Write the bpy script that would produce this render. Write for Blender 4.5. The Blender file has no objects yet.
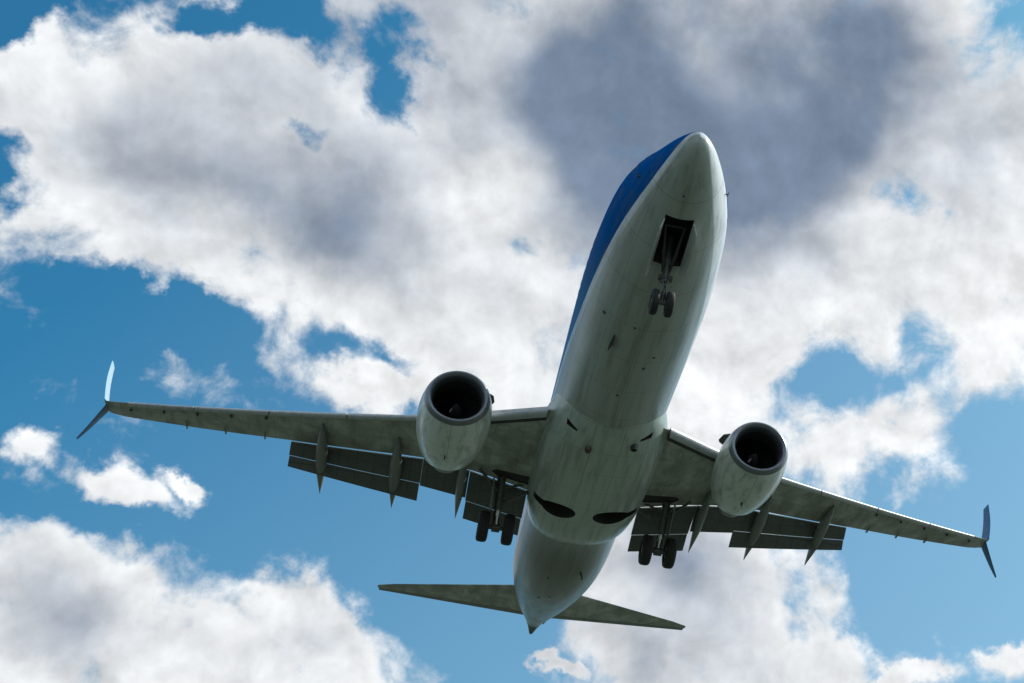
import bpy, bmesh, math, random
from mathutils import Vector, Matrix

random.seed(7)
S = bpy.context.scene
COL = S.collection
rad = math.radians

# ------------------------------------------------------------------ camera
# Aircraft frame used for all modelling: x aft from the nose, y to starboard, z up.
# World: the aircraft flies along -Y, its starboard side is -X.
PITCH = rad(2.6)                                   # nose-up attitude on approach
AXES = Matrix.Rotation(rad(90), 4, 'Z') @ Matrix.Rotation(PITCH, 4, 'Y')
CAM_P = Vector((-24.74288942, 3.88335127, -23.38965084))      # camera in the aircraft frame
R_RIGHT = Vector((-0.28527766770063934, -0.958096693402531, 0.025833668001661453))
R_DOWN = Vector((0.49229998575888256, -0.16960446156206674, -0.8537417938932388))
R_FWD = Vector((0.8223486951002522, -0.23083555339110542, 0.5200553537437477))
FOCAL = 1358.056
CX, CY = 814.77, 402.362
EYE = Vector((0.0, 0.0, 1.7))
M3 = AXES.to_3x3()
ORIGIN = EYE - M3 @ CAM_P                           # world position of the aircraft frame
cam_d = bpy.data.cameras.new("camera")
cam_d.sensor_fit = 'HORIZONTAL'
cam_d.sensor_width = 36.0
cam_d.lens = FOCAL / 1024 * 36.0
cam_d.shift_x = -(CX - 512) / 1024
cam_d.shift_y = (CY - 341.5) / 1024
cam_d.clip_start = 0.1
cam_d.clip_end = 20000
cam = bpy.data.objects.new("camera", cam_d)
COL.objects.link(cam)
r, u, b = M3 @ R_RIGHT, -(M3 @ R_DOWN), -(M3 @ R_FWD)
cam.matrix_world = Matrix(((r.x, u.x, b.x, EYE.x), (r.y, u.y, b.y, EYE.y), (r.z, u.z, b.z, EYE.z), (0, 0, 0, 1)))
S.camera = cam

# ------------------------------------------------------------------ sun, sky, exposure
SUN_EL, SUN_AZ = rad(46), rad(82)                   # azimuth clockwise from +Y
sun_dir = Vector((math.sin(SUN_AZ) * math.cos(SUN_EL), math.cos(SUN_AZ) * math.cos(SUN_EL), math.sin(SUN_EL)))
sd = bpy.data.lights.new("sun", 'SUN')
sd.energy = 3.6
sd.angle = rad(0.5)
sd.color = (1.0, 0.95, 0.88)
sun = bpy.data.objects.new("sun", sd)
COL.objects.link(sun)
sun.rotation_euler = (-sun_dir).to_track_quat('-Z', 'Y').to_euler()
sun.location = sun_dir * 300

vs = S.view_settings
vs.view_transform = 'Standard'
vs.look = 'None'
vs.gamma = 1.0
vs.exposure = 0.0
vs.use_curve_mapping = False

world = bpy.data.worlds.new("World")
S.world = world
world.use_nodes = True
wt = world.node_tree
wt.nodes.clear()


class NT:
    """small helper that wires nodes; sockets or numbers are both accepted"""
    def __init__(s, tree):
        s.t = tree

    def _in(s, sock, v):
        if isinstance(v, bpy.types.NodeSocket):
            s.t.links.new(v, sock)
        elif v is not None:
            sock.default_value = v

    def n(s, typ, **kw):
        nd = s.t.nodes.new(typ)
        for k, v in kw.items():
            setattr(nd, k, v)
        return nd

    def m(s, op, a, b=None, c=None, clamp=False):
        nd = s.n('ShaderNodeMath', operation=op, use_clamp=clamp)
        s._in(nd.inputs[0], a)
        s._in(nd.inputs[1], b)
        s._in(nd.inputs[2], c)
        return nd.outputs[0]

    def vm(s, op, a, b=None, scale=None):
        nd = s.n('ShaderNodeVectorMath', operation=op)
        s._in(nd.inputs[0], a)
        s._in(nd.inputs[1], b)
        if scale is not None:
            s._in(nd.inputs['Scale'], scale)
        return nd.outputs['Value'] if op in ('DOT_PRODUCT', 'LENGTH') else nd.outputs['Vector']

    def xyz(s, x, y, z):
        nd = s.n('ShaderNodeCombineXYZ')
        for i, v in enumerate((x, y, z)):
            s._in(nd.inputs[i], v)
        return nd.outputs[0]

    def sep(s, v):
        nd = s.n('ShaderNodeSeparateXYZ')
        s._in(nd.inputs[0], v)
        return nd.outputs

    def noise(s, vec, scale, detail=4, rough=.5, dist=0.0, lac=2.0):
        nd = s.n('ShaderNodeTexNoise')
        s._in(nd.inputs['Vector'], vec)
        nd.inputs['Scale'].default_value = scale
        nd.inputs['Detail'].default_value = detail
        nd.inputs['Roughness'].default_value = rough
        nd.inputs['Lacunarity'].default_value = lac
        nd.inputs['Distortion'].default_value = dist
        return nd.outputs['Fac']

    def ss(s, v, a, b_, lo=0.0, hi=1.0):
        nd = s.n('ShaderNodeMapRange', interpolation_type='SMOOTHSTEP')
        s._in(nd.inputs[0], v)
        for i, q in enumerate((a, b_, lo, hi)):
            s._in(nd.inputs[i + 1], q)
        return nd.outputs[0]

    def mix(s, f, a, b_, mode='MIX'):
        nd = s.n('ShaderNodeMix', data_type='RGBA', blend_type=mode)
        s._in(nd.inputs[0], f)
        s._in(nd.inputs[6], a if isinstance(a, bpy.types.NodeSocket) else (*a, 1))
        s._in(nd.inputs[7], b_ if isinstance(b_, bpy.types.NodeSocket) else (*b_, 1))
        return nd.outputs[2]


SKY_STRENGTH = 0.1
w = NT(wt)
sky = w.n('ShaderNodeTexSky', sky_type='NISHITA', sun_disc=False, sun_elevation=SUN_EL, sun_rotation=SUN_AZ,
          altitude=0.0, air_density=1.0, dust_density=3.5, ozone_density=1.6)
blue = w.mix(1.0, sky.outputs[0], (0.25, 1.07, 1.34), 'MULTIPLY')
direc = w.n('ShaderNodeTexCoord').outputs['Generated']
direc = w.vm('NORMALIZE', direc)
# hazy air: paler low down and towards the sun's side
dsep = w.sep(direc)
veil = w.m('ADD', w.m('MULTIPLY_ADD', dsep[0], .33, .10), w.m('MULTIPLY', w.m('SUBTRACT', dsep[2], .42), -.27))
veil = w.m('MINIMUM', w.m('MAXIMUM', veil, 0.0), .45)
blue = w.mix(veil, blue, (.75 / SKY_STRENGTH, .80 / SKY_STRENGTH, .85 / SKY_STRENGTH))
# the cloud field is laid out on a fixed dome of the world: a tangent plane about one compass direction
AX_R, AX_D, AX_F = M3 @ R_RIGHT, M3 @ R_DOWN, M3 @ R_FWD
dz = w.m('MAXIMUM', w.vm('DOT_PRODUCT', direc, tuple(AX_F)), 0.12)
gx = w.m('DIVIDE', w.vm('DOT_PRODUCT', direc, tuple(AX_R)), dz)
gy = w.m('DIVIDE', w.vm('DOT_PRODUCT', direc, tuple(AX_D)), dz)
tang = w.xyz(gx, gy, 0.0)


def blob(x, y, rx, ry, ang=0.0):
    """1 at the blob's middle, .5 on the given ellipse, 0 at twice its size (sizes in thousandths)"""
    mp = w.n('ShaderNodeMapping', vector_type='TEXTURE')
    w._in(mp.inputs['Vector'], warped)
    mp.inputs['Location'].default_value = ((x - CX) / FOCAL, (y - CY) / FOCAL, 0)
    mp.inputs['Rotation'].default_value = (0, 0, rad(ang))
    mp.inputs['Scale'].default_value = (2 * rx / FOCAL, 2 * ry / FOCAL, 1)
    g = w.n('ShaderNodeTexGradient', gradient_type='SPHERICAL')
    w._in(g.inputs[0], mp.outputs[0])
    return g.outputs['Fac']


def nz(seed, scale, detail, rough, dist=0.0, off=None):
    v = w.vm('ADD', direc, (seed, seed * .37, -seed * .71))
    if off is not None:
        v = w.vm('ADD', v, tuple(off))
    return w.noise(v, scale, detail, rough, dist)


# slow warp so that the masses are not ellipses
wn = w.n('ShaderNodeTexNoise')
w._in(wn.inputs['Vector'], direc)
wn.inputs['Scale'].default_value = 8.0
wn.inputs['Detail'].default_value = 7.0
wn.inputs['Roughness'].default_value = .6
warped = w.vm('ADD', tang, w.vm('SCALE', w.vm('SUBTRACT', wn.outputs['Color'], (.5, .5, .5)), scale=0.16))

MASS = [  # x, y, rx, ry, angle : where cloud is
    (190, 135, 265, 195, 8), (430, 280, 215, 135, 20), (520, 100, 290, 200, 0), (690, 10, 300, 150, 0), (800, 150, 340, 310, 0), (1010, 205, 190, 235, 0),
    (600, 400, 150, 110, 0), (855, 430, 145, 100, -8), (740, 380, 110, 140, 0), (385, 385, 95, 44, 0),
    (80, 598, 128, 82, 8), (35, 665, 120, 84, 0), (312, 650, 142, 76, 12), (190, 668, 120, 66, 0), (36, 428, 20, 24, 0), (140, 470, 66, 19, 12),
    (760, 595, 145, 105, -20), (640, 640, 95, 85, 0), (800, 660, 125, 70, 0), (1015, 672, 50, 26, 0), (550, 650, 28, 15, 0), (700, 540, 115, 90, 0),
    (900, 668, 70, 22, 0), (215, 470, 30, 14, 20), (600, 570, 60, 40, 0)]
GAPS = [  # x, y, rx, ry, angle, depth : blue holes and thin places
    (0, 0, 46, 26, -20, 2.0), (10, 172, 44, 24, 0, 1.6), (303, 44, 40, 26, 30, 1.15), (410, 90, 24, 34, 20, 1.25), (212, 30, 28, 14, 0, 1.05),
    (300, 128, 24, 16, 0, .9), (120, 290, 70, 20, 10, .7), (190, 305, 50, 26, 20, .9), (815, 400, 56, 30, -25, .72),
    (930, 188, 36, 24, 30, .85), (370, 345, 46, 14, 0, .5), (985, 520, 110, 100, 0, .7), (455, 560, 90, 70, 0, .6), (392, 40, 24, 24, 0, .35),
    (885, 590, 50, 40, 0, .5), (120, 512, 90, 14, 8, .5), (250, 560, 36, 22, 30, .4), (900, 365, 50, 30, -20, .25)]
cov = None
for q in MASS:
    bl = blob(*q)
    cov = bl if cov is None else w.m('SMOOTH_MAX', cov, bl, 0.12)
holes = None
for *q, d in GAPS:
    holes = w.m('MULTIPLY', blob(*q), d) if holes is None else w.m('MULTIPLY_ADD', blob(*q), d, holes)

# beyond the part of the sky described above the same broken cloud goes on
away = w.vm('LENGTH', w.vm('SUBTRACT', tang, ((512 - CX) / FOCAL, (341 - CY) / FOCAL, 0)))
cov = w.m('MAXIMUM', cov, w.m('MULTIPLY', w.ss(away, .48, .75), .58))
billow = nz(3.1, 11.0, 10, .54, .25)
wisp = nz(7.7, 30.0, 8, .62, .4)
fb = w.m('ADD', w.m('MULTIPLY', w.m('SUBTRACT', billow, .5), 1.9), w.m('MULTIPLY', w.m('SUBTRACT', wisp, .5), 1.0))
dens = w.m('ADD', w.m('MULTIPLY', w.m('SUBTRACT', cov, .5), 1.35), w.m('MULTIPLY', fb, 1.3))
dens = w.m('SUBTRACT', w.m('ADD', dens, w.m('MULTIPLY', w.ss(cov, .55, .9), .40)), holes)
alpha = w.ss(dens, -0.22, 0.46)
# light through the cloud: thin parts pass the sun, deep parts stay grey; the side towards the sun is brighter
GREY = [(560, 50, 240, 135, 10, .80), (720, 60, 180, 110, 0, .48), (680, 175, 200, 115, -15, .62), (135, 165, 150, 85, 12, .62), (300, 215, 120, 45, 25, .22),
        (410, 275, 120, 50, 25, .48), (75, 590, 85, 50, 10, .60), (300, 665, 80, 34, 10, .45), (640, 640, 120, 95, 0, .75), (650, 560, 90, 70, 0, .55),
        (1010, 110, 60, 80, 0, .5), (840, 275, 70, 30, 0, .38), (60, 660, 60, 40, 0, .35), (880, 100, 110, 110, 0, .25)]
deep = None
for *q, d in GREY:
    v = w.m('MULTIPLY', blob(*q), d)
    deep = v if deep is None else w.m('ADD', deep, v)
soft = nz(11.3, 9.0, 4, .45, .2)
deep = w.m('ADD', w.m('MULTIPLY', deep, w.m('MULTIPLY_ADD', w.m('SUBTRACT', soft, .5), 2.0, .95)), w.m('MULTIPLY', w.m('SUBTRACT', soft, .5), .6))
deep = w.m('ADD', deep, w.m('MULTIPLY', w.m('SUBTRACT', dens, .55), .12))
deep = w.ss(deep, 0.0, 1.42)
toward = (AX_R * .55 - AX_D * .8).normalized() * 0.016
relief = w.m('SUBTRACT', billow, nz(3.1, 11.0, 10, .54, .25, toward))
lump = w.m('SUBTRACT', nz(5.3, 24.0, 7, .55, .3), nz(5.3, 24.0, 7, .55, .3, toward * .55))
lum = w.m('ADD', 1.0, w.m('ADD', w.m('MULTIPLY', relief, 1.2), w.m('MULTIPLY', lump, w.m('MULTIPLY_ADD', deep, -.35, .65))))
k = 1.0 / SKY_STRENGTH
cloud = w.mix(deep, (.88 * k, .90 * k, .915 * k), (.185 * k, .245 * k, .345 * k))
cloud = w.vm('SCALE', cloud, scale=lum)
final = w.mix(alpha, blue, cloud)
bg = w.n('ShaderNodeBackground')
w._in(bg.inputs['Color'], final)
bg.inputs['Strength'].default_value = SKY_STRENGTH
wo = w.n('ShaderNodeOutputWorld')
wt.links.new(bg.outputs[0], wo.inputs['Surface'])

# ------------------------------------------------------------------ materials
MATS = {}
MASKS = {}


def mat(name, base=(.5, .5, .5), rough=.4, metal=0.0, dirt=.25, dirt_col=(.10, .10, .08), stretch=(.25, 2.2, 2.2), scale=2.0, coat=0.0,
        bump=0.0, spec=.5, custom=None):
    m = bpy.data.materials.new(name)
    m.use_nodes = True
    t = NT(m.node_tree)
    p = m.node_tree.nodes['Principled BSDF']
    oc = t.n('ShaderNodeTexCoord').outputs['Object']
    col = t.mix(0.0, base, base)
    if custom:
        col = custom(t, oc)
    st = t.vm('MULTIPLY', oc, stretch)
    n1 = t.noise(st, scale, 7, .62, .2)
    n2 = t.noise(oc, scale * 6, 4, .6)
    f = t.m('MULTIPLY', t.ss(n1, .42, .74), dirt)
    f = t.m('ADD', f, t.m('MULTIPLY', t.ss(n2, .56, .78), dirt * .35), clamp=True)
    col = t.mix(f, col, dirt_col)
    t._in(p.inputs['Base Color'], col)
    rr = t.m('ADD', rough, t.m('MULTIPLY', t.m('SUBTRACT', n1, .5), .25), clamp=True)
    t._in(p.inputs['Roughness'], rr)
    p.inputs['Metallic'].default_value = metal
    p.inputs['Coat Weight'].default_value = coat
    p.inputs['Coat Roughness'].default_value = .12
    p.inputs['Specular IOR Level'].default_value = spec
    if 'blue' in MASKS:
        t._in(p.inputs['Specular IOR Level'], t.m('SUBTRACT', spec, t.m('MULTIPLY', MASKS.pop('blue'), spec * 1.0)))
    if bump:
        bn = t.n('ShaderNodeBump')
        bn.inputs['Strength'].default_value = bump
        bn.inputs['Distance'].default_value = .02
        t._in(bn.inputs['Height'], n2)
        t._in(p.inputs['Normal'], bn.outputs[0])
    MATS[name] = m
    return m


def seam(t, v, period, width, phase=0.0):
    """1 on thin lines every `period` metres"""
    fr = t.m('FRACT', t.m('DIVIDE', t.m('ADD', v, phase), period))
    d = t.m('ABSOLUTE', t.m('SUBTRACT', fr, .5))
    return t.m('GREATER_THAN', d, .5 - width / period)


BLUE_LINE = [(0.0, -.30), (.2, -.36), (.6, -.66), (1.4, -.86), (2.4, -.96), (3.9, -.96), (5.1, -.91), (6.5, -.84), (8.4, -.70), (10, -.52), (12.2, -.30), (15, -.2), (20, -.3), (24, -.38), (27, -.2), (30, .18), (34, .72), (38, .95)]


def fuselage_colour(t, oc):
    x, y, z = t.sep(oc)
    fc = t.n('ShaderNodeFloatCurve')
    c = fc.mapping.curves[0]
    pts = [(a / 40, (v + 1) / 2) for a, v in BLUE_LINE]
    c.points[0].location = pts[0]
    c.points[-1].location = pts[-1]
    for q in pts[1:-1]:
        c.points.new(*q)
    fc.mapping.update()
    t._in(fc.inputs['Value'], t.m('DIVIDE', x, 40.0))
    line = t.m('SUBTRACT', t.m('MULTIPLY', fc.outputs[0], 2.0), 1.0)
    d = t.m('SUBTRACT', z, t.m('ADD', line, t.m('MULTIPLY', t.m('MULTIPLY', t.m('LESS_THAN', y, 0.0), t.m('LESS_THAN', x, 17.0)), .62)))  # port side: band line raised to make way for the painted sun rim
    isblue = t.ss(d, -.015, .015)
    top = t.ss(z, 1.15, 1.2)
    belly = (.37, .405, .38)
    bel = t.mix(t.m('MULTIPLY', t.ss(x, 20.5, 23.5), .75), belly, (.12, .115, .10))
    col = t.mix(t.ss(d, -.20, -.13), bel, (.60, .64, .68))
    # the band fades from deep blue at the nose to light blue over the cabin
    bl = t.mix(t.ss(x, 3.5, 11.0), (.0, .090, .33), (.10, .27, .52))
    bl = t.mix(t.ss(x, 15.0, 19.0), bl, (.74, .76, .77))
    port = t.m('MULTIPLY', t.m('LESS_THAN', y, 0.0), t.ss(t.m('SUBTRACT', z, line), -.27, -.22))  # sunlit rim painted into the colour of the port flank only
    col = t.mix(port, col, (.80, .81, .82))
    col = t.mix(isblue, col, bl)
    MASKS['blue'] = t.m('MULTIPLY', isblue, t.m('LESS_THAN', x, 15.0))
    col = t.mix(top, col, (.74, .76, .78))
    s = t.m('MAXIMUM', seam(t, x, 1.72, .011), t.m('MULTIPLY', seam(t, t.m('ARCTAN2', y, z), .52, .007), .7))
    return t.mix(t.m('MULTIPLY', s, .5), col, (.10, .11, .10))


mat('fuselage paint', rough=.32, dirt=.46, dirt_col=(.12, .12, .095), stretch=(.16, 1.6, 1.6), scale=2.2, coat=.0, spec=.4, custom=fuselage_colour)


def fairing_colour(t, oc):
    x, y, z = t.sep(oc)
    s = t.m('MAXIMUM', seam(t, x, 1.30, .012, .4), seam(t, t.m('ABSOLUTE', y), .82, .012, .35))
    return t.mix(t.m('MULTIPLY', s, .4), (.43, .495, .45), (.10, .11, .10))


mat('fairing paint', rough=.34, dirt=.46, dirt_col=(.12, .12, .095), stretch=(.22, 2.4, 2.4), scale=2.0, coat=.2, custom=fairing_colour)


def wing_colour(t, oc):
    x, y, z = t.sep(oc)
    ya = t.m('ABSOLUTE', y)
    xs = t.m('SUBTRACT', x, t.m('MULTIPLY', ya, .42))
    s = t.m('MAXIMUM', seam(t, xs, .98, .012, .3), seam(t, ya, .92, .010, .2))
    # oval tank access panels along the lower skin
    cell = t.m('SUBTRACT', t.m('FRACT', t.m('DIVIDE', ya, .72)), .5)
    mid = t.m('SUBTRACT', x, t.m('ADD', t.m('MULTIPLY', ya, .46), 13.75))
    e = t.m('ADD', t.m('POWER', t.m('MULTIPLY', cell, 2.9), 2.0), t.m('POWER', t.m('MULTIPLY', mid, 4.6), 2.0))
    ring = t.m('MULTIPLY', t.m('LESS_THAN', e, 1.0), t.m('GREATER_THAN', e, .72))
    s = t.m('MAXIMUM', s, ring)
    pat = t.noise(oc, .95, 5, .6, .6)
    base = t.mix(t.ss(pat, .40, .62), (.30, .31, .275), (.46, .48, .43))
    return t.mix(t.m('MULTIPLY', s, .42), base, (.09, .09, .075))


mat('wing paint', rough=.42, dirt=.62, dirt_col=(.13, .125, .09), stretch=(.35, 1.2, 1.2), scale=1.8, coat=.1, custom=wing_colour)
def flap_colour(t, oc):
    x, y, z = t.sep(oc)
    s = t.m('MAXIMUM', seam(t, y, .62, .012, .1), seam(t, t.m('SUBTRACT', x, t.m('MULTIPLY', t.m('ABSOLUTE', y), .2)), .47, .010, .2))
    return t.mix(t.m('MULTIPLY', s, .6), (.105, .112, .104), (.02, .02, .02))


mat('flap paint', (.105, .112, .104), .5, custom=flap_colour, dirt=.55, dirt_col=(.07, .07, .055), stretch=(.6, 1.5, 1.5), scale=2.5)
mat('fairing grey', (.20, .215, .195), .42, dirt=.45, dirt_col=(.10, .10, .08), scale=2.5)
mat('slat metal', (.46, .475, .48), .40, metal=.3, dirt=.3)
mat('lip metal', (.21, .225, .25), .36, metal=.7, dirt=.25, dirt_col=(.12, .12, .12))


def nacelle_colour(t, oc):
    x, y, z = t.sep(oc)
    s = t.m('MAXIMUM', t.m('LESS_THAN', t.m('ABSOLUTE', t.m('SUBTRACT', x, 14.02)), .009),
            t.m('LESS_THAN', t.m('ABSOLUTE', t.m('SUBTRACT', x, 15.05)), .009))
    s = t.m('MAXIMUM', s, t.m('MULTIPLY', t.m('LESS_THAN', t.m('ABSOLUTE', t.m('SUBTRACT', t.m('ABSOLUTE', y), 4.82)), .009), t.m('LESS_THAN', z, -2.0)))
    return t.mix(t.m('MULTIPLY', s, .5), (.64, .70, .67), (.10, .11, .10))


mat('nacelle paint', rough=.30, dirt=.60, dirt_col=(.15, .155, .075), stretch=(.5, 1.6, 1.6), scale=2.6, coat=.35, custom=nacelle_colour)
mat('duct', (.045, .045, .05), .55, dirt=.3, dirt_col=(.02, .02, .02))
mat('fan metal', (.03, .03, .035), .4, metal=.7, dirt=.2)
mat('spinner paint', (.05, .05, .055), .4, dirt=.1)
mat('white paint', (.78, .79, .79), .35, dirt=.12)
mat('sunlit winglet paint', (.34, .55, .68), .30, dirt=.12, dirt_col=(.25, .33, .40), coat=.2)  # starboard winglet: sunlight put into the colour as a paler tone
mat('shaded winglet blue', (.02, .12, .27), .5, dirt=.15, spec=.2)  # port winglet: shade put into the colour as a darker blue
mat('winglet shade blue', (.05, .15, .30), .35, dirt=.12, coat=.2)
mat('fin blue', (.03, .16, .40), .32, dirt=.1, coat=.3)
mat('bay', (.035, .033, .032), .7, dirt=.5, dirt_col=(.06, .035, .025), scale=5)
mat('tyre', (.018, .018, .019), .75, dirt=.3, dirt_col=(.05, .045, .04))
mat('rim', (.42, .43, .44), .4, metal=.5, dirt=.35)
mat('strut metal', (.12, .125, .12), .42, metal=.35, dirt=.45, dirt_col=(.05, .05, .045))
mat('chrome', (.68, .69, .70), .2, metal=.9, dirt=.1)
mat('door paint', (.52, .55, .53), .35, dirt=.3)
mat('glass', (.02, .025, .03), .08, dirt=.05)
mat('exhaust metal', (.22, .20, .18), .38, metal=.85, dirt=.4, dirt_col=(.08, .07, .06))
mat('rubber and gap shade', (.02, .02, .02), .6, dirt=.2)  # brake hoses, and the painted shade under the Krueger flap
mat('red lens', (.09, .03, .025), .2, dirt=.1)
mat('drain metal', (.035, .038, .04), .45, dirt=.3)

# ------------------------------------------------------------------ the ground under the approach path
gb = bmesh.new()
N = 48
for i in range(N + 1):
    for j in range(N + 1):
        a, c = (i / N * 2 - 1), (j / N * 2 - 1)
        xx, yy = math.copysign(abs(a) ** 2.2, a) * 9000, math.copysign(abs(c) ** 2.2, c) * 9000
        gb.verts.new((xx, yy, 0.0 if math.hypot(xx, yy) < 60 else .6 * math.sin(xx * .013) * math.cos(yy * .017)))
gb.verts.ensure_lookup_table()
for i in range(N):
    for j in range(N):
        q = i * (N + 1) + j
        gb.faces.new([gb.verts[v] for v in (q, q + N + 1, q + N + 2, q + 1)])
gme = bpy.data.meshes.new("ground")
gb.to_mesh(gme)
gm = bpy.data.materials.new("grass")
gm.use_nodes = True
t = NT(gm.node_tree)
oc = t.n('ShaderNodeTexCoord').outputs['Object']
gcol = t.mix(t.ss(t.noise(oc, .05, 6, .6), .35, .65), (.045, .062, .041), (.072, .088, .064))
gcol = t.mix(t.ss(t.noise(oc, 3.0, 6, .7), .4, .75), gcol, (.032, .047, .028))
t._in(gm.node_tree.nodes['Principled BSDF'].inputs['Base Color'], gcol)
gm.node_tree.nodes['Principled BSDF'].inputs['Roughness'].default_value = .9
gme.materials.append(gm)
ground = bpy.data.objects.new("ground", gme)
COL.objects.link(ground)
ground['kind'] = 'structure'

# ------------------------------------------------------------------ mesh helpers
BASE = Vector((19.2, 0, -3.45))                     # under the main wheels


def new_obj(name, bm, mats, parent, smooth=True, label=None):
    me = bpy.data.meshes.new(name)
    bmesh.ops.recalc_face_normals(bm, faces=bm.faces)
    bm.to_mesh(me)
    bm.free()
    for m in (mats if isinstance(mats, (list, tuple)) else [mats]):
        me.materials.append(MATS[m])
    if smooth:
        for p in me.polygons:
            p.use_smooth = True
        if smooth != 'all':
            me.set_sharp_from_angle(angle=rad(38))
    o = bpy.data.objects.new(name, me)
    COL.objects.link(o)
    if parent is not None:
        o.parent = parent
        if parent.type == 'EMPTY':
            o.location = -BASE
    if label:
        o['label'] = label
    return o


def loft(bm, rings, closed=True, cap0=True, cap1=True, mi=0):
    vr = [[bm.verts.new(p) for p in rg] for rg in rings]
    n = len(vr[0])
    for a, c in zip(vr, vr[1:]):
        for i in range(n if closed else n - 1):
            j = (i + 1) % n
            f = bm.faces.new((a[i], a[j], c[j], c[i]))
            f.material_index = mi
    if cap0:
        bm.faces.new(vr[0][::-1]).material_index = mi
    if cap1:
        bm.faces.new(vr[-1]).material_index = mi
    return vr


def tube(bm, a, c, r0, r1=None, n=14, mi=0):
    a, c = Vector(a), Vector(c)
    r1 = r0 if r1 is None else r1
    d = (c - a).normalized()
    e = d.orthogonal().normalized()
    f = d.cross(e)
    loft(bm, [[p + (e * math.cos(q) + f * math.sin(q)) * rr for q in [2 * math.pi * i / n for i in range(n)]]
              for p, rr in ((a, r0), (c, r1))], mi=mi)


def box(bm, lo, hi, mi=0, bevel=0.0):
    g = bmesh.ops.create_cube(bm, size=1)
    for v in g['verts']:
        v.co = Vector([(lo[i] + hi[i]) / 2 + v.co[i] * (hi[i] - lo[i]) for i in range(3)])
    fs = {f for v in g['verts'] for f in v.link_faces}
    for f in fs:
        f.material_index = mi
    if bevel:
        es = {e for f in fs for e in f.edges}
        bmesh.ops.bevel(bm, geom=list(es), offset=bevel, segments=2, affect='EDGES')


def prism(bm, pts, thick, normal, mi=0):
    nn = Vector(normal).normalized() * thick / 2
    loft(bm, [[Vector(p) - nn for p in pts], [Vector(p) + nn for p in pts]], mi=mi)


def lathe(bm, prof, axis_o, n=64, mi=0, closed=False, squash=lambda a, r: r, tilt=None):
    """profile (x, r) turned about the x axis through axis_o"""
    rings = []
    for x, rr in prof:
        rg = []
        for i in range(n):
            a = 2 * math.pi * i / n
            q = squash(a, rr)
            p = Vector((x, math.cos(a) * q, math.sin(a) * q))
            if tilt:
                p = tilt(p)
            rg.append(p + Vector(axis_o))
        rings.append(rg)
    return loft(bm, rings, True, False, False, mi)


def interp(tab, x):
    if x <= tab[0][0]:
        return tab[0][1:]
    for a, c in zip(tab, tab[1:]):
        if x <= c[0]:
            f = (x - a[0]) / (c[0] - a[0])
            return tuple(p + (q - p) * f for p, q in zip(a[1:], c[1:]))
    return tab[-1][1:]


def smooth_interp(tab, x):
    """Catmull-Rom (non-uniform) through the table"""
    xs = [q[0] for q in tab]
    if x <= xs[0]:
        return tab[0][1:]
    if x >= xs[-1]:
        return tab[-1][1:]
    i = max(k for k in range(len(xs) - 1) if xs[k] <= x)
    out = []
    h = xs[i + 1] - xs[i]
    f = (x - xs[i]) / h
    for c in range(1, len(tab[0])):
        def sl(k):
            if k == 0 or k == len(xs) - 1:
                k0, k1 = max(0, k - 1), min(len(xs) - 1, k + 1)
                return (tab[k1][c] - tab[k0][c]) / (xs[k1] - xs[k0])
            a = (tab[k][c] - tab[k - 1][c]) / (xs[k] - xs[k - 1])
            d = (tab[k + 1][c] - tab[k][c]) / (xs[k + 1] - xs[k])
            return 0.0 if a * d <= 0 else 2 * a * d / (a + d)
        m0, m1 = sl(i) * h, sl(i + 1) * h
        p0, p1 = tab[i][c], tab[i + 1][c]
        out.append((2 * f**3 - 3 * f**2 + 1) * p0 + (f**3 - 2 * f**2 + f) * m0 + (-2 * f**3 + 3 * f**2) * p1 + (f**3 - f**2) * m1)
    return tuple(out)


# ------------------------------------------------------------------ the aircraft
plane = bpy.data.objects.new("airliner", None)
COL.objects.link(plane)
plane.matrix_world = Matrix.Translation(ORIGIN) @ AXES @ Matrix.Translation(BASE)
plane['label'] = 'twin engine passenger jet with blue upper nose flying overhead with landing gear and flaps lowered'
plane['category'] = 'airplane'

FUS = [  # x, half width, top, bottom
    (.2, .03, -.57, -.65), (.25, .16, -.44, -.80), (.35, .27, -.33, -.92), (.55, .42, -.20, -1.07), (.9, .60, .02, -1.23), (1.3, .77, .24, -1.37), (1.8, .96, .50, -1.51),
    (2.3, 1.13, .80, -1.63), (2.9, 1.31, 1.17, -1.74), (3.5, 1.46, 1.48, -1.83), (4.3, 1.60, 1.74, -1.91), (5.2, 1.70, 1.89, -1.97), (6.2, 1.78, 1.96, -2.01), (7.5, 1.84, 1.98, -2.03),
    (9.0, 1.87, 1.98, -2.03), (24.5, 1.87, 1.98, -2.03), (26, 1.86, 1.98, -1.94), (27.5, 1.81, 1.98, -1.74), (29, 1.72, 1.98, -1.44), (31, 1.53, 1.97, -.96), (33, 1.26, 1.93, -.44),
    (34.5, 1.02, 1.86, -.03), (36, .67, 1.68, .34), (37, .41, 1.39, .57), (37.3, .335, 1.30, .62)]


def fus_pt(x, a, off=0.0):
    """a measured from straight down towards starboard"""
    hw, zt, zb = smooth_interp(FUS, x)
    zc = (zt + zb) / 2
    h = (zt - zb) / 2
    return Vector((x, math.sin(a) * (hw + off), zc - math.cos(a) * (h + off)))


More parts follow.
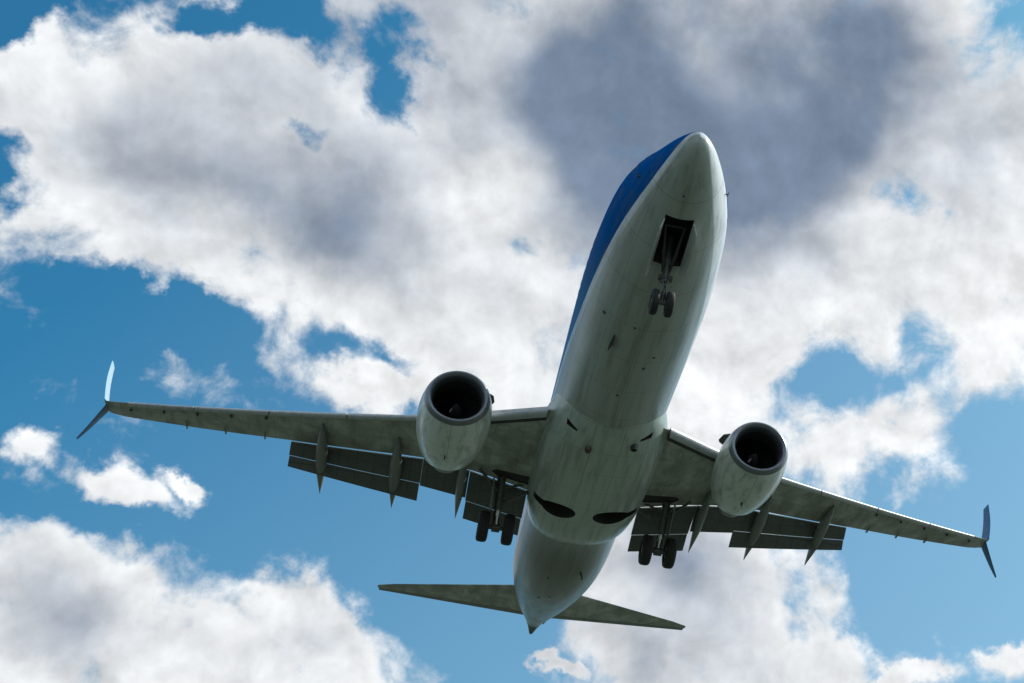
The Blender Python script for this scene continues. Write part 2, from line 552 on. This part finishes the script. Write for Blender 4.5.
NF = 96
xs = [.2, .21, .23, .25, .3, .35, .44, .5, .7, .9, 1.1, 1.35, 1.6, 1.85, 2.1, 2.4, 2.7, 3.0, 3.3, 3.7, 4.1, 4.5, 5, 5.5, 6, 6.5, 7, 8, 10, 12, 14, 16, 18, 20, 22, 24,
      24.5, 25, 25.5, 26, 26.7, 27.5, 28.2, 29, 30, 31, 32, 33, 33.8, 34.5, 35.2, 36, 36.5, 36.8, 37.0, 37.15, 37.3]
bm = bmesh.new()
loft(bm, [[fus_pt(x, 2 * math.pi * i / NF) for i in range(NF)] for x in xs])
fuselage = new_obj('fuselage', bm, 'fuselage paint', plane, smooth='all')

# wing-to-body fairing
FAIR = [  # x, half width, bottom, squareness
    (11.7, 1.20, -1.80, 2.0), (12.3, 1.40, -1.97, 2.05), (12.8, 1.58, -2.08, 2.15), (13.4, 1.80, -2.22, 2.3), (14.5, 2.03, -2.35, 2.7), (16, 2.08, -2.40, 2.8), (18.6, 2.06, -2.40, 2.8), (19.8, 2.0, -2.36, 2.7),
    (20.6, 1.92, -2.28, 2.6), (21.2, 1.80, -2.15, 2.5), (21.6, 1.66, -2.02, 2.4), (21.9, 1.43, -1.85, 2.3)]
bm = bmesh.new()
rings = []
for k in range(60):
    x = 11.7 + 10.2 * k / 59
    hw, zb, sqn = smooth_interp(FAIR, x)
    zc = -.75
    rg = []
    for i in range(72):
        a = 2 * math.pi * i / 72
        s_, c_ = math.sin(a), math.cos(a)
        e = 2 / sqn
        yy = math.copysign(abs(s_) ** e, s_) * hw
        if c_ > 0:
            zz = zc - abs(c_) ** e * (zc - zb)
        else:
            yy = s_ * hw
            zz = zc + abs(c_) * .7
        rg.append((x, yy, zz))
    rings.append(rg)
loft(bm, rings)
fairing = new_obj('belly_fairing', bm, 'fairing paint', plane, smooth='all')


def cut(target, builder):
    cb = bmesh.new()
    builder(cb)
    bmesh.ops.recalc_face_normals(cb, faces=cb.faces)
    me = bpy.data.meshes.new('cut')
    cb.to_mesh(me)
    cb.free()
    me.materials.append(MATS['bay'])
    co = bpy.data.objects.new('cut', me)
    COL.objects.link(co)
    co.matrix_world = plane.matrix_world @ Matrix.Translation(-BASE)
    bpy.context.view_layer.update()
    md = target.modifiers.new('cut', 'BOOLEAN')
    md.operation = 'DIFFERENCE'
    md.solver = 'EXACT'
    md.material_mode = 'TRANSFER'
    md.object = co
    dg = bpy.context.evaluated_depsgraph_get()
    new = bpy.data.meshes.new_from_object(target.evaluated_get(dg))
    target.modifiers.clear()
    old = target.data
    target.data = new
    new.name = old.name
    bpy.data.objects.remove(co)
    new.set_sharp_from_angle(angle=rad(34))


def well_round(s):
    def f(bm):
        # wheel well: a round bay with a slot out to the wing for the leg
        pts = []
        for i in range(24):
            a = math.pi * 2 * i / 24
            pts.append((18.35 + .50 * math.cos(a), s * (.92 + .62 * math.sin(a))))
        loft(bm, [[(x, y, -3.0) for x, y in pts], [(x, y, -1.35) for x, y in pts]])
    return f


def well_slot(s):
    def f(bm):
        pts = [(18.05, s * 1.2), (18.62, s * 1.2), (18.48, s * 2.05), (18.20, s * 2.05)]
        loft(bm, [[(x, y, -3.0) for x, y in pts], [(x, y, -1.82) for x, y in pts]])
    return f


cut(fuselage, lambda bm: box(bm, (2.25, -.37, -3.0), (3.92, .37, -.75)))
for s in (1, -1):
    cut(fairing, well_round(s))
    cut(fuselage, well_round(s))
    cut(fairing, well_slot(s))

    def ram(bm, s=s):
        pts = [(13.00, s * 1.02), (13.09, s * 1.00), (13.06, s * 1.36), (12.84, s * 1.38)]
        loft(bm, [[(x, y, -2.6) for x, y in pts], [(x + .25, y, -1.62) for x, y in pts]])
    cut(fairing, ram)
    cut(fuselage, ram)

# --- windows, doors, cockpit glass as slightly proud panels on the skin
def patch(name, x0, x1, a0, a1, m, off=.006, nx=4, na=4, parent=fuselage, label=None):
    bm = bmesh.new()
    outer = [[bm.verts.new(fus_pt(x0 + (x1 - x0) * i / nx, a0 + (a1 - a0) * j / na, off)) for j in range(na + 1)] for i in range(nx + 1)]
    inner = [[bm.verts.new(fus_pt(x0 + (x1 - x0) * i / nx, a0 + (a1 - a0) * j / na, -.03)) for j in range(na + 1)] for i in range(nx + 1)]
    for i in range(nx):
        for j in range(na):
            bm.faces.new((outer[i][j], outer[i][j + 1], outer[i + 1][j + 1], outer[i + 1][j]))
            bm.faces.new((inner[i][j], inner[i + 1][j], inner[i + 1][j + 1], inner[i][j + 1]))
    for i in range(nx):
        for j in (0, na):
            bm.faces.new((outer[i][j], outer[i + 1][j], inner[i + 1][j], inner[i][j]))
    for j in range(na):
        for i in (0, nx):
            bm.faces.new((outer[i][j], outer[i][j + 1], inner[i][j + 1], inner[i][j]))
    return new_obj(name, bm, m, parent, smooth='all', label=label)


for s in (1, -1):
    for k in range(3):
        patch('cockpit_window', 2.05 + .42 * k, 2.40 + .46 * k, s * rad(164 - 18 * k), s * rad(148 - 17 * k), 'glass')
for s in (1, -1):
    for k in range(37):
        x = 6.4 + .508 * k
        patch('cabin_window', x, x + .23, s * rad(101), s * rad(111), 'glass', nx=2, na=3)

# tail cone end: dark exhaust of the auxiliary power unit
bm = bmesh.new()
rings = [[fus_pt(x, 2 * math.pi * i / 32, .008) for i in range(32)] for x in (37.17, 37.295)]
for x, rr, zc in ((37.5, .30, .945), (37.8, .24, .92), (38.15, .17, .89), (38.5, .10, .86), (38.5, .06, .86), (38.35, .05, .86)):
    rings.append([(x, rr * .95 * math.sin(2 * math.pi * i / 32), zc - rr * math.cos(2 * math.pi * i / 32)) for i in range(32)])
loft(bm, rings)
new_obj('tail_cone', bm, 'drain metal', plane)

# --- wings
LE = [(0, 12.25), (1.9, 13.45), (2.6, 13.95), (3.8, 14.82), (5.2, 15.72), (6.4, 16.45), (16.9, 22.10)]
TE = [(0, 19.45), (1.9, 19.42), (3.0, 19.16), (4.1, 19.00), (5.5, 19.02), (6.3, 19.25), (7.2, 19.58), (8.9, 20.18), (10.36, 20.68), (13.6, 21.92), (16.9, 23.12)]


def zw(y):
    y = abs(y)
    return -1.25 + .115 * (y - 1.9) + .0027 * (y - 1.9) ** 2 * (1 if y > 1.9 else 0)


def airfoil(xl, xt, y, z, th, blunt=0.0, n=18, droop=0.0, inset=0.0):
    """closed section, lower surface first from LE to TE; z is the leading edge height"""
    c = xt - xl
    pts = []
    def yt(q, tail):
        a = 5 * th * (.2969 * math.sqrt(q) - .126 * q - .3516 * q * q + .2843 * q**3 - .1015 * q**4)
        return max(a, tail * q)
    for i in range(n + 1):
        q = (1 - math.cos(math.pi * i / n)) / 2
        pts.append((xl + q * c, y, z - yt(q, blunt) * c * .55 - droop * q * c))
    for i in range(n, 0, -1):
        q = (1 - math.cos(math.pi * i / n)) / 2
        pts.append((xl + q * c, y, z + yt(q, blunt) * c * .85 - droop * q * c))
    return pts


def build_wing(s, side):
    bm = bmesh.new()
    rings = []
    for y in (.6, 1.3, 1.9, 2.3, 2.8, 3.3, 3.8, 4.5, 5.2, 5.8, 6.4, 7.2, 8, 8.9, 9.7, 10.30):
        xl, xt = interp(LE, y)[0], interp(TE, y)[0]
        rings.append(airfoil(xl + .10, xt, s * y, zw(y) + .05, .125 - .002 * y, blunt=.010))
    loft(bm, rings)
    rings = []
    for y in (10.305, 11, 12, 13, 13.6, 14.5, 15.5, 16.3, 16.75, 16.95):
        xl, xt = interp(LE, y)[0], interp(TE, y)[0]
        k = 0 if y < 16.5 else (y - 16.5) / .45
        rings.append(airfoil(xl + .08 + .12 * k, xt, s * y, zw(y) + .05 + .08 * k, .105 - .03 * k, blunt=.004))
    loft(bm, rings)
    w_ = new_obj('wing', bm, 'wing paint', plane)

    def nose(name, y0, y1, m, fwd, drop, rx, rz, back):
        """bull-nosed leading edge panel: blunt front, thin upper skin running back over the wing, open behind below"""
        b2 = bmesh.new()
        rg = []
        for k in range(9):
            y = y0 + (y1 - y0) * k / 8
            cx_ = interp(LE, y)[0] - fwd + rx
            z = zw(y) + .05 - drop
            sec = [(cx_ + back, z + rz + drop * .5 + .05), (cx_ + back * .5, z + rz * 1.12 + .03)]
            sec += [(cx_ + rx * math.cos(q), z + rz * math.sin(q)) for q in [math.pi * (.5 + i / 12) for i in range(13)]]
            sec += [(cx_ + rx * .25, z - rz * .8), (cx_ + rx * .15, z + rz * .3), (cx_ + back * .5, z + rz * .9), (cx_ + back, z + rz + drop * .5 + .03)]
            rg.append([(a, s * y, q) for a, q in sec])
        loft(b2, rg)
        return new_obj(name, b2, m, w_)
    # Krueger flap inboard of the engine, four slats outboard
    nose('krueger_flap', 2.00, 3.98, 'slat metal', .16, .09, .24, .18, .5)
    b2 = bmesh.new()
    loft(b2, [[(interp(LE, y)[0] + a, s * y, zw(y) + q) for a, q in ((.13, -.17), (.44, -.135), (.44, -.06), (.13, -.02))] for y in (1.98, 2.6, 3.3, 3.98)])
    new_obj('krueger_gap_shade', b2, 'rubber and gap shade', w_, smooth=False)  # black strip added to paint the shade in the gap behind the Krueger
    for a, c in ((5.75, 8.30), (8.36, 10.95), (11.01, 13.60), (13.66, 16.05)):
        nose('slat', a, c, 'slat metal', .05, .07, .15, .10 - .003 * (a - 5.75), .34)

    def flap(name, y0, y1, f0, f1, parent=w_, m='flap paint', n=6, th=.13):
        """f0/f1: (x_le, dz_le, x_te, dz_te) at the two ends, heights relative to the wing's lower surface"""
        b2 = bmesh.new()
        rg = []
        for k in range(n + 1):
            q = k / n
            y = y0 + (y1 - y0) * q
            xl, zl, xt, zt = [a + (c - a) * q for a, c in zip(f0, f1)]
            z = zw(y)
            c = math.hypot(xt - xl, zt - zl)
            ang = math.atan2(zt - zl, xt - xl)
            rg.append([(xl + (px) * math.cos(ang) - pz * math.sin(ang), s * y, z + zl + px * math.sin(ang) + pz * math.cos(ang))
                       for px, _, pz in airfoil(0, c, 0, 0, th, blunt=.006, n=10)])
        vr = loft(b2, rg)
        nose_f = set()
        nn = len(vr[0])
        for row in vr:
            for i in (0, nn - 1, nn - 2):
                nose_f.update(row[i].link_faces)
        for fc in nose_f:
            if len(fc.verts) == 4:
                fc.material_index = 1
        return new_obj(name, b2, [m, 'white paint'], parent)

    def flap_pair(y0, y1, a0, a1, split):
        """main and aft flap between the slot and the trailing edge"""
        def part(q):
            out = []
            for (xl, zl, xt, zt) in (a0, a1):
                sag = .10 * math.sin(math.pi * split) * (zl - zt)
                mx, mz = xl + (xt - xl) * split, zl + (zt - zl) * split + sag
                out.append((xl, zl, mx, mz) if q == 0 else (mx + .01, mz - .005, xt, zt))
            return out
        m0 = part(0)
        f = flap('flap', y0, y1, m0[0], m0[1], th=.17)
        m1 = part(1)
        g = flap('aft_flap', y0 + .02, y1 - .02, m1[0], m1[1], th=.11)
        return f
    flap_pair(2.00, 4.06, (19.45, .035, 21.35, -.88), (19.07, .035, 21.15, -.86), .66)
    flap('thrust_gate', 4.075, 5.685, (19.06, .035, 20.15, -.52), (19.09, .035, 20.15, -.52), th=.17)
    flap_pair(5.695, 10.30, (19.14, .04, 20.86, -.80), (20.71, .04, 21.20, -.72), .62)
    # spoiler panels over the slot stop short so that daylight shows between wing and flap

    # flap track fairings
    for y, xf, xt, dz, wd in ((4.30, 17.5, 21.38, -.78, .15), (6.58, 17.95, 21.98, -.76, .20), (9.15, 18.55, 22.45, -.76, .19)):
        b2 = bmesh.new()
        rg = []
        for k in range(15):
            q = k / 14
            x = xf + (xt - xf) * q
            hw = wd * min(1, 2.6 * q) ** .6 * (1 if q < .55 else (1 - ((q - .55) / .45) ** 1.3)) + .006
            low = zw(y) - .10 + (dz + .02) * q ** 1.35 - .28 * math.sin(math.pi * min(1, q * 1.02)) ** .8 * (1 - .35 * q)
            up = zw(y) - .02 + (dz + .06) * max(0, (q - .40) / .60) ** 1.0
            up = max(up, low + .02)
            rg.append([(x, s * y + hw * math.sin(2 * math.pi * i / 16), (up + low) / 2 - (up - low) / 2 * math.cos(2 * math.pi * i / 16)) for i in range(16)])
        loft(b2, rg)
        new_obj('flap_track_fairing', b2, 'fairing grey', w_)

    # split winglet
    def blade(name, p0, c0, p1, c1, thick, m, curve, parent=w_):
        b2 = bmesh.new()
        rg = []
        for k in range(9):
            q = k / 8
            base = Vector(p0).lerp(Vector(p1), q) + Vector(curve) * math.sin(math.pi * q)
            c = c0 + (c1 - c0) * q
            out = Vector(p1) - Vector(p0)
            nrm = Vector((0, -out.z, out.y)).normalized()
            sec = airfoil(0, c, 0, 0, thick, n=10)
            rg.append([base + Vector((px, 0, 0)) + nrm * pz for px, _, pz in sec])
        loft(b2, rg)
        return new_obj(name, b2, m, parent)
    z = zw(16.95)
    blade('winglet', (22.22, s * 16.98, z + .15), 1.05, (23.14, s * 17.42, z + 2.25), .56, .08, 'sunlit winglet paint' if s > 0 else 'shaded winglet blue', (-.03, .05 * s, 0))
    blade('lower_winglet', (22.45, s * 16.93, z + .10), .55, (23.50, s * 17.80, z - .92), .14, .10, 'winglet shade blue', (.05, .04 * s, -.08))
    for y in (11.2, 12.6, 14.0):
        b2 = bmesh.new()
        x = interp(TE, y)[0]
        prism(b2, [(x - .6, s * y, zw(y) - .05), (x - .1, s * y, zw(y) - .10), (x + .03, s * y, zw(y) - .05), (x - .05, s * y, zw(y) + .0)], .045, (0, 1, 0))
        new_obj('hinge_cover', b2, 'fairing grey', w_, smooth=False)
    for k in range(5):
        b2 = bmesh.new()
        y = 11.1 + 1.22 * k
        xl = interp(LE, y)[0]
        loft(b2, [[(xl + .42 + .075 * math.cos(2 * math.pi * i / 14), s * y + .05 * math.sin(2 * math.pi * i / 14), zw(y) + dz_) for i in range(14)] for dz_ in (-.066, -.03)])
        new_obj('access_cap', b2, 'drain metal', w_)
    return w_


wing_s = build_wing(1, 'starboard')

wing_p = build_wing(-1, 'port')

for s, wg in ((1, wing_s), (-1, wing_p)):
    def leg_well(bm, s=s):
        pts = [(18.25, s * 1.95), (18.98, s * 1.95), (18.90, s * 3.15), (18.62, s * 3.35), (18.38, s * 3.20)]
        loft(bm, [[(x, y, -2.2) for x, y in pts], [(x, y, -1.06 - .115 * 1.2 + .115 * (abs(y) - 1.9)) for x, y in pts]])
    cut(wg, leg_well)

# --- engines
def build_engine(s):
    AX = Vector((0, s * 4.83, -1.82))
    toe = rad(1.2) * s
    droop = rad(.7)

    def tilt(p):
        q = p.copy()
        d = q.x - 15.0
        q.z += d * math.tan(droop) * (1 if True else 0)
        q.y += d * math.tan(toe)
        return q

    def sq(a, r_):
        return r_ * (1 - .05 * max(0, -math.sin(a)) ** 3)
    bm = bmesh.new()
    out = [(12.72, .989), (12.9, 1.038), (13.2, 1.088), (13.6, 1.124), (14.0, 1.134), (14.5, 1.122), (15.0, 1.080), (15.4, 1.020), (15.8, .940), (16.05, .880), (16.06, .86), (15.9, .855), (15.5, .90), (14.8, .94)]
    lathe(bm, out, AX, squash=sq, tilt=tilt)
    e = new_obj('engine', bm, 'nacelle paint', plane)
    bm = bmesh.new()
    lip = [(12.90, .742), (12.74, .752), (12.63, .782), (12.56, .835), (12.545, .888), (12.565, .926), (12.62, .957), (12.722, .990)]
    lathe(bm, lip, AX, squash=sq, tilt=tilt)
    new_obj('inlet_lip', bm, 'lip metal', e)
    bm = bmesh.new()
    lathe(bm, [(12.895, .743), (13.1, .755), (13.5, .790), (14.3, .80)], AX, squash=sq, tilt=tilt, mi=0)
    new_obj('inlet_duct', bm, 'duct', e)
    bm = bmesh.new()
    NB = 24
    for k in range(NB):
        a = 2 * math.pi * k / NB
        rg = []
        for q in range(6):
            rr = .20 + .58 * q / 5
            tw = rad(22 + 38 * q / 5)
            cw = .10 + .05 * q / 5
            er, et = Vector((0, math.cos(a), math.sin(a))), Vector((0, -math.sin(a), math.cos(a)))
            dv = Vector((math.cos(tw), 0, 0)) + et * math.sin(tw)
            nv = Vector((-math.sin(tw), 0, 0)) + et * math.cos(tw)
            c0 = Vector((13.55, 0, 0)) + er * rr
            rg.append([tilt(c0 + dv * cw * cc + nv * .012 * tt) + AX for cc, tt in ((-1, 0), (0, 1), (1, 0), (0, -1))])
        loft(bm, rg)
    lathe(bm, [(13.85, .79), (13.86, .3), (13.87, .01)], AX, tilt=tilt)
    new_obj('fan', bm, 'fan metal', e)
    bm = bmesh.new()
    lathe(bm, [(13.08, .004), (13.14, .055), (13.3, .125), (13.5, .19), (13.8, .22)], AX, n=32, tilt=tilt)
    sp = new_obj('spinner', bm, ['spinner paint', 'white paint'], e)
    for p in sp.data.polygons:
        c = p.center - AX
        if 13.26 < c.x < 13.45 and 0.1 < (math.atan2(c.z, c.y) + 3 * (c.x - 13.1)) % (2 * math.pi) < .5:
            p.material_index = 1
    bm = bmesh.new()
    lathe(bm, [(15.2, .66), (15.8, .64), (16.4, .57), (17.0, .47), (17.02, .44), (16.7, .42)], AX, n=40, tilt=tilt)
    lathe(bm, [(16.6, .30), (17.0, .27), (17.4, .15), (17.65, .02)], AX, n=40, tilt=tilt)
    lathe(bm, [(15.3, .95), (15.31, .6)], AX, n=40, tilt=tilt)
    new_obj('exhaust_nozzle', bm, 'exhaust metal', e)
    # pylon
    bm = bmesh.new()
    y = s * 4.83
    st = [(13.9, -.86, -.74, .05), (14.6, -.9, -.58, .15), (15.5, -.95, -.60, .20), (16.5, -1.15, -.70, .20), (17.6, -1.22, -.85, .15), (18.5, -1.12, -1.0, .04)]
    loft(bm, [[(x, y - hw, zb), (x, y + hw, zb), (x, y + hw, zt), (x, y - hw, zt)] for x, zb, zt, hw in st])
    new_obj('pylon', bm, 'nacelle paint', e, smooth=False)
    # strake on the inboard shoulder
    bm = bmesh.new()
    a = rad(34)
    er = Vector((0, -s * math.cos(a), math.sin(a)))
    tn = Vector((0, s * math.sin(a), math.cos(a)))
    pts = [Vector((13.0, 0, 0)) + er * 1.03, Vector((13.4, 0, 0)) + er * 1.28, Vector((13.85, 0, 0)) + er * 1.36, Vector((13.95, 0, 0)) + er * 1.30, Vector((13.95, 0, 0)) + er * 1.08]
    prism(bm, [tilt(p) + AX for p in pts], .03, tn)
    new_obj('strake', bm, 'drain metal', e, smooth=False)
    # drain mast and latches under the cowl
    bm = bmesh.new()
    p = tilt(Vector((14.55, .06, -1.05))) + AX
    prism(bm, [p + Vector((0, 0, .05)), p + Vector((.04, 0, -.10)), p + Vector((.14, 0, -.10)), p + Vector((.22, 0, .05))], .04, (0, 1, 0))
    new_obj('drain_mast', bm, 'drain metal', e, smooth=False)
    return e


build_engine(1)
build_engine(-1)

# --- tail
def build_stab(s):
    bm = bmesh.new()
    rg = []
    for k in range(10):
        q = k / 9
        y = .3 + (7.36 - .3) * q
        xl = 33.1 + (y) * .60
        xt = 37.02 + y * .165
        z = 1.08 + math.tan(rad(6.2)) * y
        if q == 1:
            xl += .12
        rg.append(airfoil(xl, xt - .55 * (1 - .5 * q), s * y, z, .095, blunt=.02, n=12))
    loft(bm, rg)
    st = new_obj('horizontal_stabilizer', bm, 'wing paint', plane)
    bm = bmesh.new()
    rg = []
    for k in range(10):
        q = k / 9
        y = .3 + (7.30 - .3) * q
        xt = 37.02 + y * .165
        c = .53 * (1 - .5 * q)
        z = 1.08 + math.tan(rad(6.2)) * y
        rg.append(airfoil(xt - c, xt, s * y, z, .14, n=8))
    loft(bm, rg)
    new_obj('elevator', bm, 'fairing grey', st)


build_stab(1)
build_stab(-1)
bm = bmesh.new()
rg = []
for x0, x1, z in ((27.0, 36.5, 1.4), (29.0, 36.6, 2.0), (31.1, 36.75, 2.6), (32.0, 36.95, 3.4), (34.6, 37.9, 6.6), (36.0, 38.45, 8.75), (36.35, 38.5, 8.95)):
    rg.append([(px, pz, z) for px, _, pz in airfoil(x0, x1, 0, 0, .05 if z < 2.5 else .10, blunt=.01, n=12)])
loft(bm, rg)
fin = new_obj('vertical_stabilizer', bm, 'fin blue', plane)
bm = bmesh.new()
rg = []
for x0, x1, z in ((36.6, 37.9, 2.3), (37.0, 38.2, 3.4), (37.95, 38.85, 6.6), (38.5, 39.2, 8.7)):
    rg.append([(px, pz, z) for px, _, pz in airfoil(x0, x1, 0, 0, .10, n=8)])
loft(bm, rg)
new_obj('rudder', bm, 'fin blue', fin)


# --- landing gear
def wheel(parent, c, r_, wd, n=40):
    bm = bmesh.new()
    h = wd / 2
    prof = [(-h * .62, r_ * .52), (-h * .9, r_ * .58), (-h, r_ * .74), (-h * .93, r_ * .88), (-h * .72, r_ * .965), (-h * .4, r_ * .995), (-h * .36, r_ * .985), (-h * .30, r_ * .997), (-h * .05, r_),
            (h * .05, r_), (h * .30, r_ * .997), (h * .36, r_ * .985), (h * .4, r_ * .995), (h * .72, r_ * .965), (h * .93, r_ * .88), (h, r_ * .74), (h * .9, r_ * .58), (h * .62, r_ * .52)]
    vr = [[bm.verts.new((c[0] + q * math.cos(2 * math.pi * i / n), c[1] + a, c[2] + q * math.sin(2 * math.pi * i / n))) for i in range(n)] for a, q in prof]
    for a, d in zip(vr, vr[1:]):
        for i in range(n):
            bm.faces.new((a[i], a[(i + 1) % n], d[(i + 1) % n], d[i]))
    rim = [(-h * .62, r_ * .52), (-h * .55, r_ * .47), (-h * .25, r_ * .40), (-h * .2, r_ * .22), (-h * .55, r_ * .18), (-h * .6, .01)]
    for sg in (1, -1):
        vv = [[bm.verts.new((c[0] + q * math.cos(2 * math.pi * i / n), c[1] + a * sg, c[2] + q * math.sin(2 * math.pi * i / n))) for i in range(n)] for a, q in rim]
        for a, d in zip(vv, vv[1:]):
            for i in range(n):
                bm.faces.new((a[i], a[(i + 1) % n], d[(i + 1) % n], d[i])).material_index = 1
    return new_obj('wheel', bm, ['tyre', 'rim'], parent)


def main_gear(s):
    y = s * 2.87
    top, ax = Vector((19.0, s * 2.95, -1.05)), Vector((19.55, y, -2.78))
    mid = top.lerp(ax, .62)
    bm = bmesh.new()
    tube(bm, top, mid, .155, .135)
    tube(bm, mid, mid.lerp(ax, .08), .165, .165)
    tube(bm, ax + Vector((0, -.50, 0)), ax + Vector((0, .50, 0)), .075)
    tube(bm, ax + Vector((0, -.14, 0)), ax + Vector((0, .14, 0)), .15)
    g = new_obj('main_landing_gear', bm, 'strut metal', plane)
    bm = bmesh.new()
    tube(bm, mid, ax, .085)
    new_obj('piston', bm, 'chrome', g)
    bm = bmesh.new()
    for sg in (-1, 1):
        k = ax.lerp(mid, .5) + Vector((.33, 0, 0))
        tube(bm, mid + Vector((.13, sg * .09, -.05)), k + Vector((0, sg * .03, 0)), .035, .03, 8)
        tube(bm, ax + Vector((.12, sg * .09, .10)), k + Vector((0, sg * .03, 0)), .035, .03, 8)
    new_obj('torque_link', bm, 'strut metal', g)
    bm = bmesh.new()
    tube(bm, mid + Vector((-.02, 0, .12)), (18.95, s * 1.55, -1.20), .065, .075)
    tube(bm, top.lerp(mid, .55), (18.55, s * 3.75, -1.10), .05, .05)
    tube(bm, top.lerp(mid, .35), (19.1, s * 1.75, -1.05), .04, .04)
    new_obj('side_brace', bm, 'strut metal', g)
    bm = bmesh.new()
    pts = [(18.62, s * 3.22, -1.22), (19.35, s * 3.22, -1.22), (19.70, s * 3.16, -2.05), (19.62, s * 3.14, -2.30), (19.18, s * 3.14, -2.30)]
    prism(bm, pts, .045, (0, 1, .1))
    new_obj('gear_door', bm, 'fairing grey', g, smooth=False)
    bm = bmesh.new()
    hose = [top + Vector((.14, s * .06, -.2)), mid + Vector((.22, s * .05, .2)), mid + Vector((.16, s * .1, -.15)), ax + Vector((.16, s * .1, .25)), ax + Vector((.05, s * .2, .05))]
    for a, c in zip(hose, hose[1:]):
        tube(bm, a, c, .02, .02, 8)
    new_obj('brake_hose', bm, 'rubber and gap shade', g)
    for sg in (-1, 1):
        wheel(g, ax + Vector((0, sg * .43, 0)), .55, .385)
    return g


main_gear(1)
main_gear(-1)

top, ax = Vector((3.62, 0, -1.15)), Vector((4.03, 0, -3.02))
mid = top.lerp(ax, .66)
bm = bmesh.new()
tube(bm, top, mid, .10, .095)
tube(bm, mid, mid.lerp(ax, .1), .12)
tube(bm, ax + Vector((0, -.26, 0)), ax + Vector((0, .26, 0)), .05)
box(bm, mid + Vector((-.10, -.19, -.02)), mid + Vector((.06, .19, .12)), bevel=.02)
ng = new_obj('nose_landing_gear', bm, 'strut metal', plane)
bm = bmesh.new()
tube(bm, mid, ax, .055)
new_obj('piston', bm, 'strut metal', ng)
bm = bmesh.new()
for sg in (-1, 1):
    k = ax.lerp(mid, .5) + Vector((-.24, 0, 0))
    tube(bm, mid + Vector((-.1, sg * .07, 0)), k + Vector((0, sg * .02, 0)), .025, .022, 8)
    tube(bm, ax + Vector((-.06, sg * .07, .06)), k + Vector((0, sg * .02, 0)), .025, .022, 8)
new_obj('torque_link', bm, 'strut metal', ng)
bm = bmesh.new()
for sg in (-1, 1):
    tube(bm, mid + Vector((0, sg * .08, .25)), (2.9, sg * .26, -1.35), .045, .045, 10)
tube(bm, (2.9, -.3, -1.35), (2.9, .3, -1.35), .04, .04, 10)
new_obj('drag_brace', bm, 'drain metal', ng)
for sg in (-1, 1):
    wheel(ng, ax + Vector((0, sg * .20, 0)), .345, .205, 32)
    bm = bmesh.new()
    prism(bm, [(2.28, sg * .385, -1.66), (4.05, sg * .385, -1.88), (4.12, sg * .47, -2.16), (3.95, sg * .52, -2.32), (2.5, sg * .51, -2.10), (2.30, sg * .47, -1.98)], .03, (0, 1, .15 * sg))
    new_obj('nose_gear_door', bm, 'door paint', plane, smooth=False)

# --- small fittings on the skin
def fin_antenna(name, x, a, ln, ht, m, parent=fuselage, z=None):
    bm = bmesh.new()
    p = fus_pt(x, a)
    nn = (p - Vector((x, 0, 0))).normalized()
    tn = Vector((1, 0, 0)).cross(nn)
    prism(bm, [p - nn * .03, p + nn * ht + Vector((ln * .45, 0, 0)), p + nn * ht + Vector((ln * .85, 0, 0)), p + Vector((ln, 0, 0)) - nn * .03], .035, tn)
    return new_obj(name, bm, m, parent, smooth=False)


fin_antenna('blade_antenna', 7.6, rad(24), .62, .24, 'drain metal')
fin_antenna('drain_mast', 24.3, rad(-22), .22, .28, 'drain metal')
fin_antenna('drain_mast', 36.2, rad(-38), .14, .22, 'drain metal')
for x, a, r_ in ((8.9, -10, .05), (8.3, -16, .045), (7.05, 40, .07), (6.9, 9, .04), (10.6, 5, .045), (5.3, -14, .035), (25.2, 14, .06), (27.6, 4, .05), (28.3, 17, .07), (1.55, 4, .03)):
    bm = bmesh.new()
    p = fus_pt(x, rad(a))
    nn = Vector((0, math.sin(rad(a)), -math.cos(rad(a))))
    tube(bm, p - nn * .04, p + nn * .012, r_, r_ * .9, 14)
    new_obj('drain_port', bm, 'drain metal', fuselage)
for s in (1, -1):
    for x, a in ((2.3, 88),):
        bm = bmesh.new()
        p = fus_pt(x, s * rad(a))
        nn = (p - Vector((x, 0, -.3))).normalized()
        tube(bm, p - nn * .03, p + nn * .07, .02, .016, 8)
        tube(bm, p + nn * .065 + Vector((.05, 0, 0)), p + nn * .065 + Vector((-.12, 0, 0)), .014, .008, 8)
        new_obj('pitot_probe', bm, 'drain metal', fuselage)
bm = bmesh.new()
lb = [(-2.375, .11), (-2.43, .105), (-2.49, .08), (-2.52, .03)]
loft(bm, [[(13.75 + rr * 1.3 * math.cos(2 * math.pi * i / 20), .55 + rr * math.sin(2 * math.pi * i / 20), z + .09) for i in range(20)] for z, rr in lb])
new_obj('beacon_light', bm, 'red lens', fairing)
bm = bmesh.new()
loft(bm, [[(13.4 + rr * math.cos(2 * math.pi * i / 24), -.86 + rr * math.sin(2 * math.pi * i / 24), z) for i in range(24)]
          for z, rr in ((-2.0, .11), (-2.25, .11), (-2.25, .08), (-2.18, .07))])
new_obj('pressure_outlet', bm, 'drain metal', fairing)
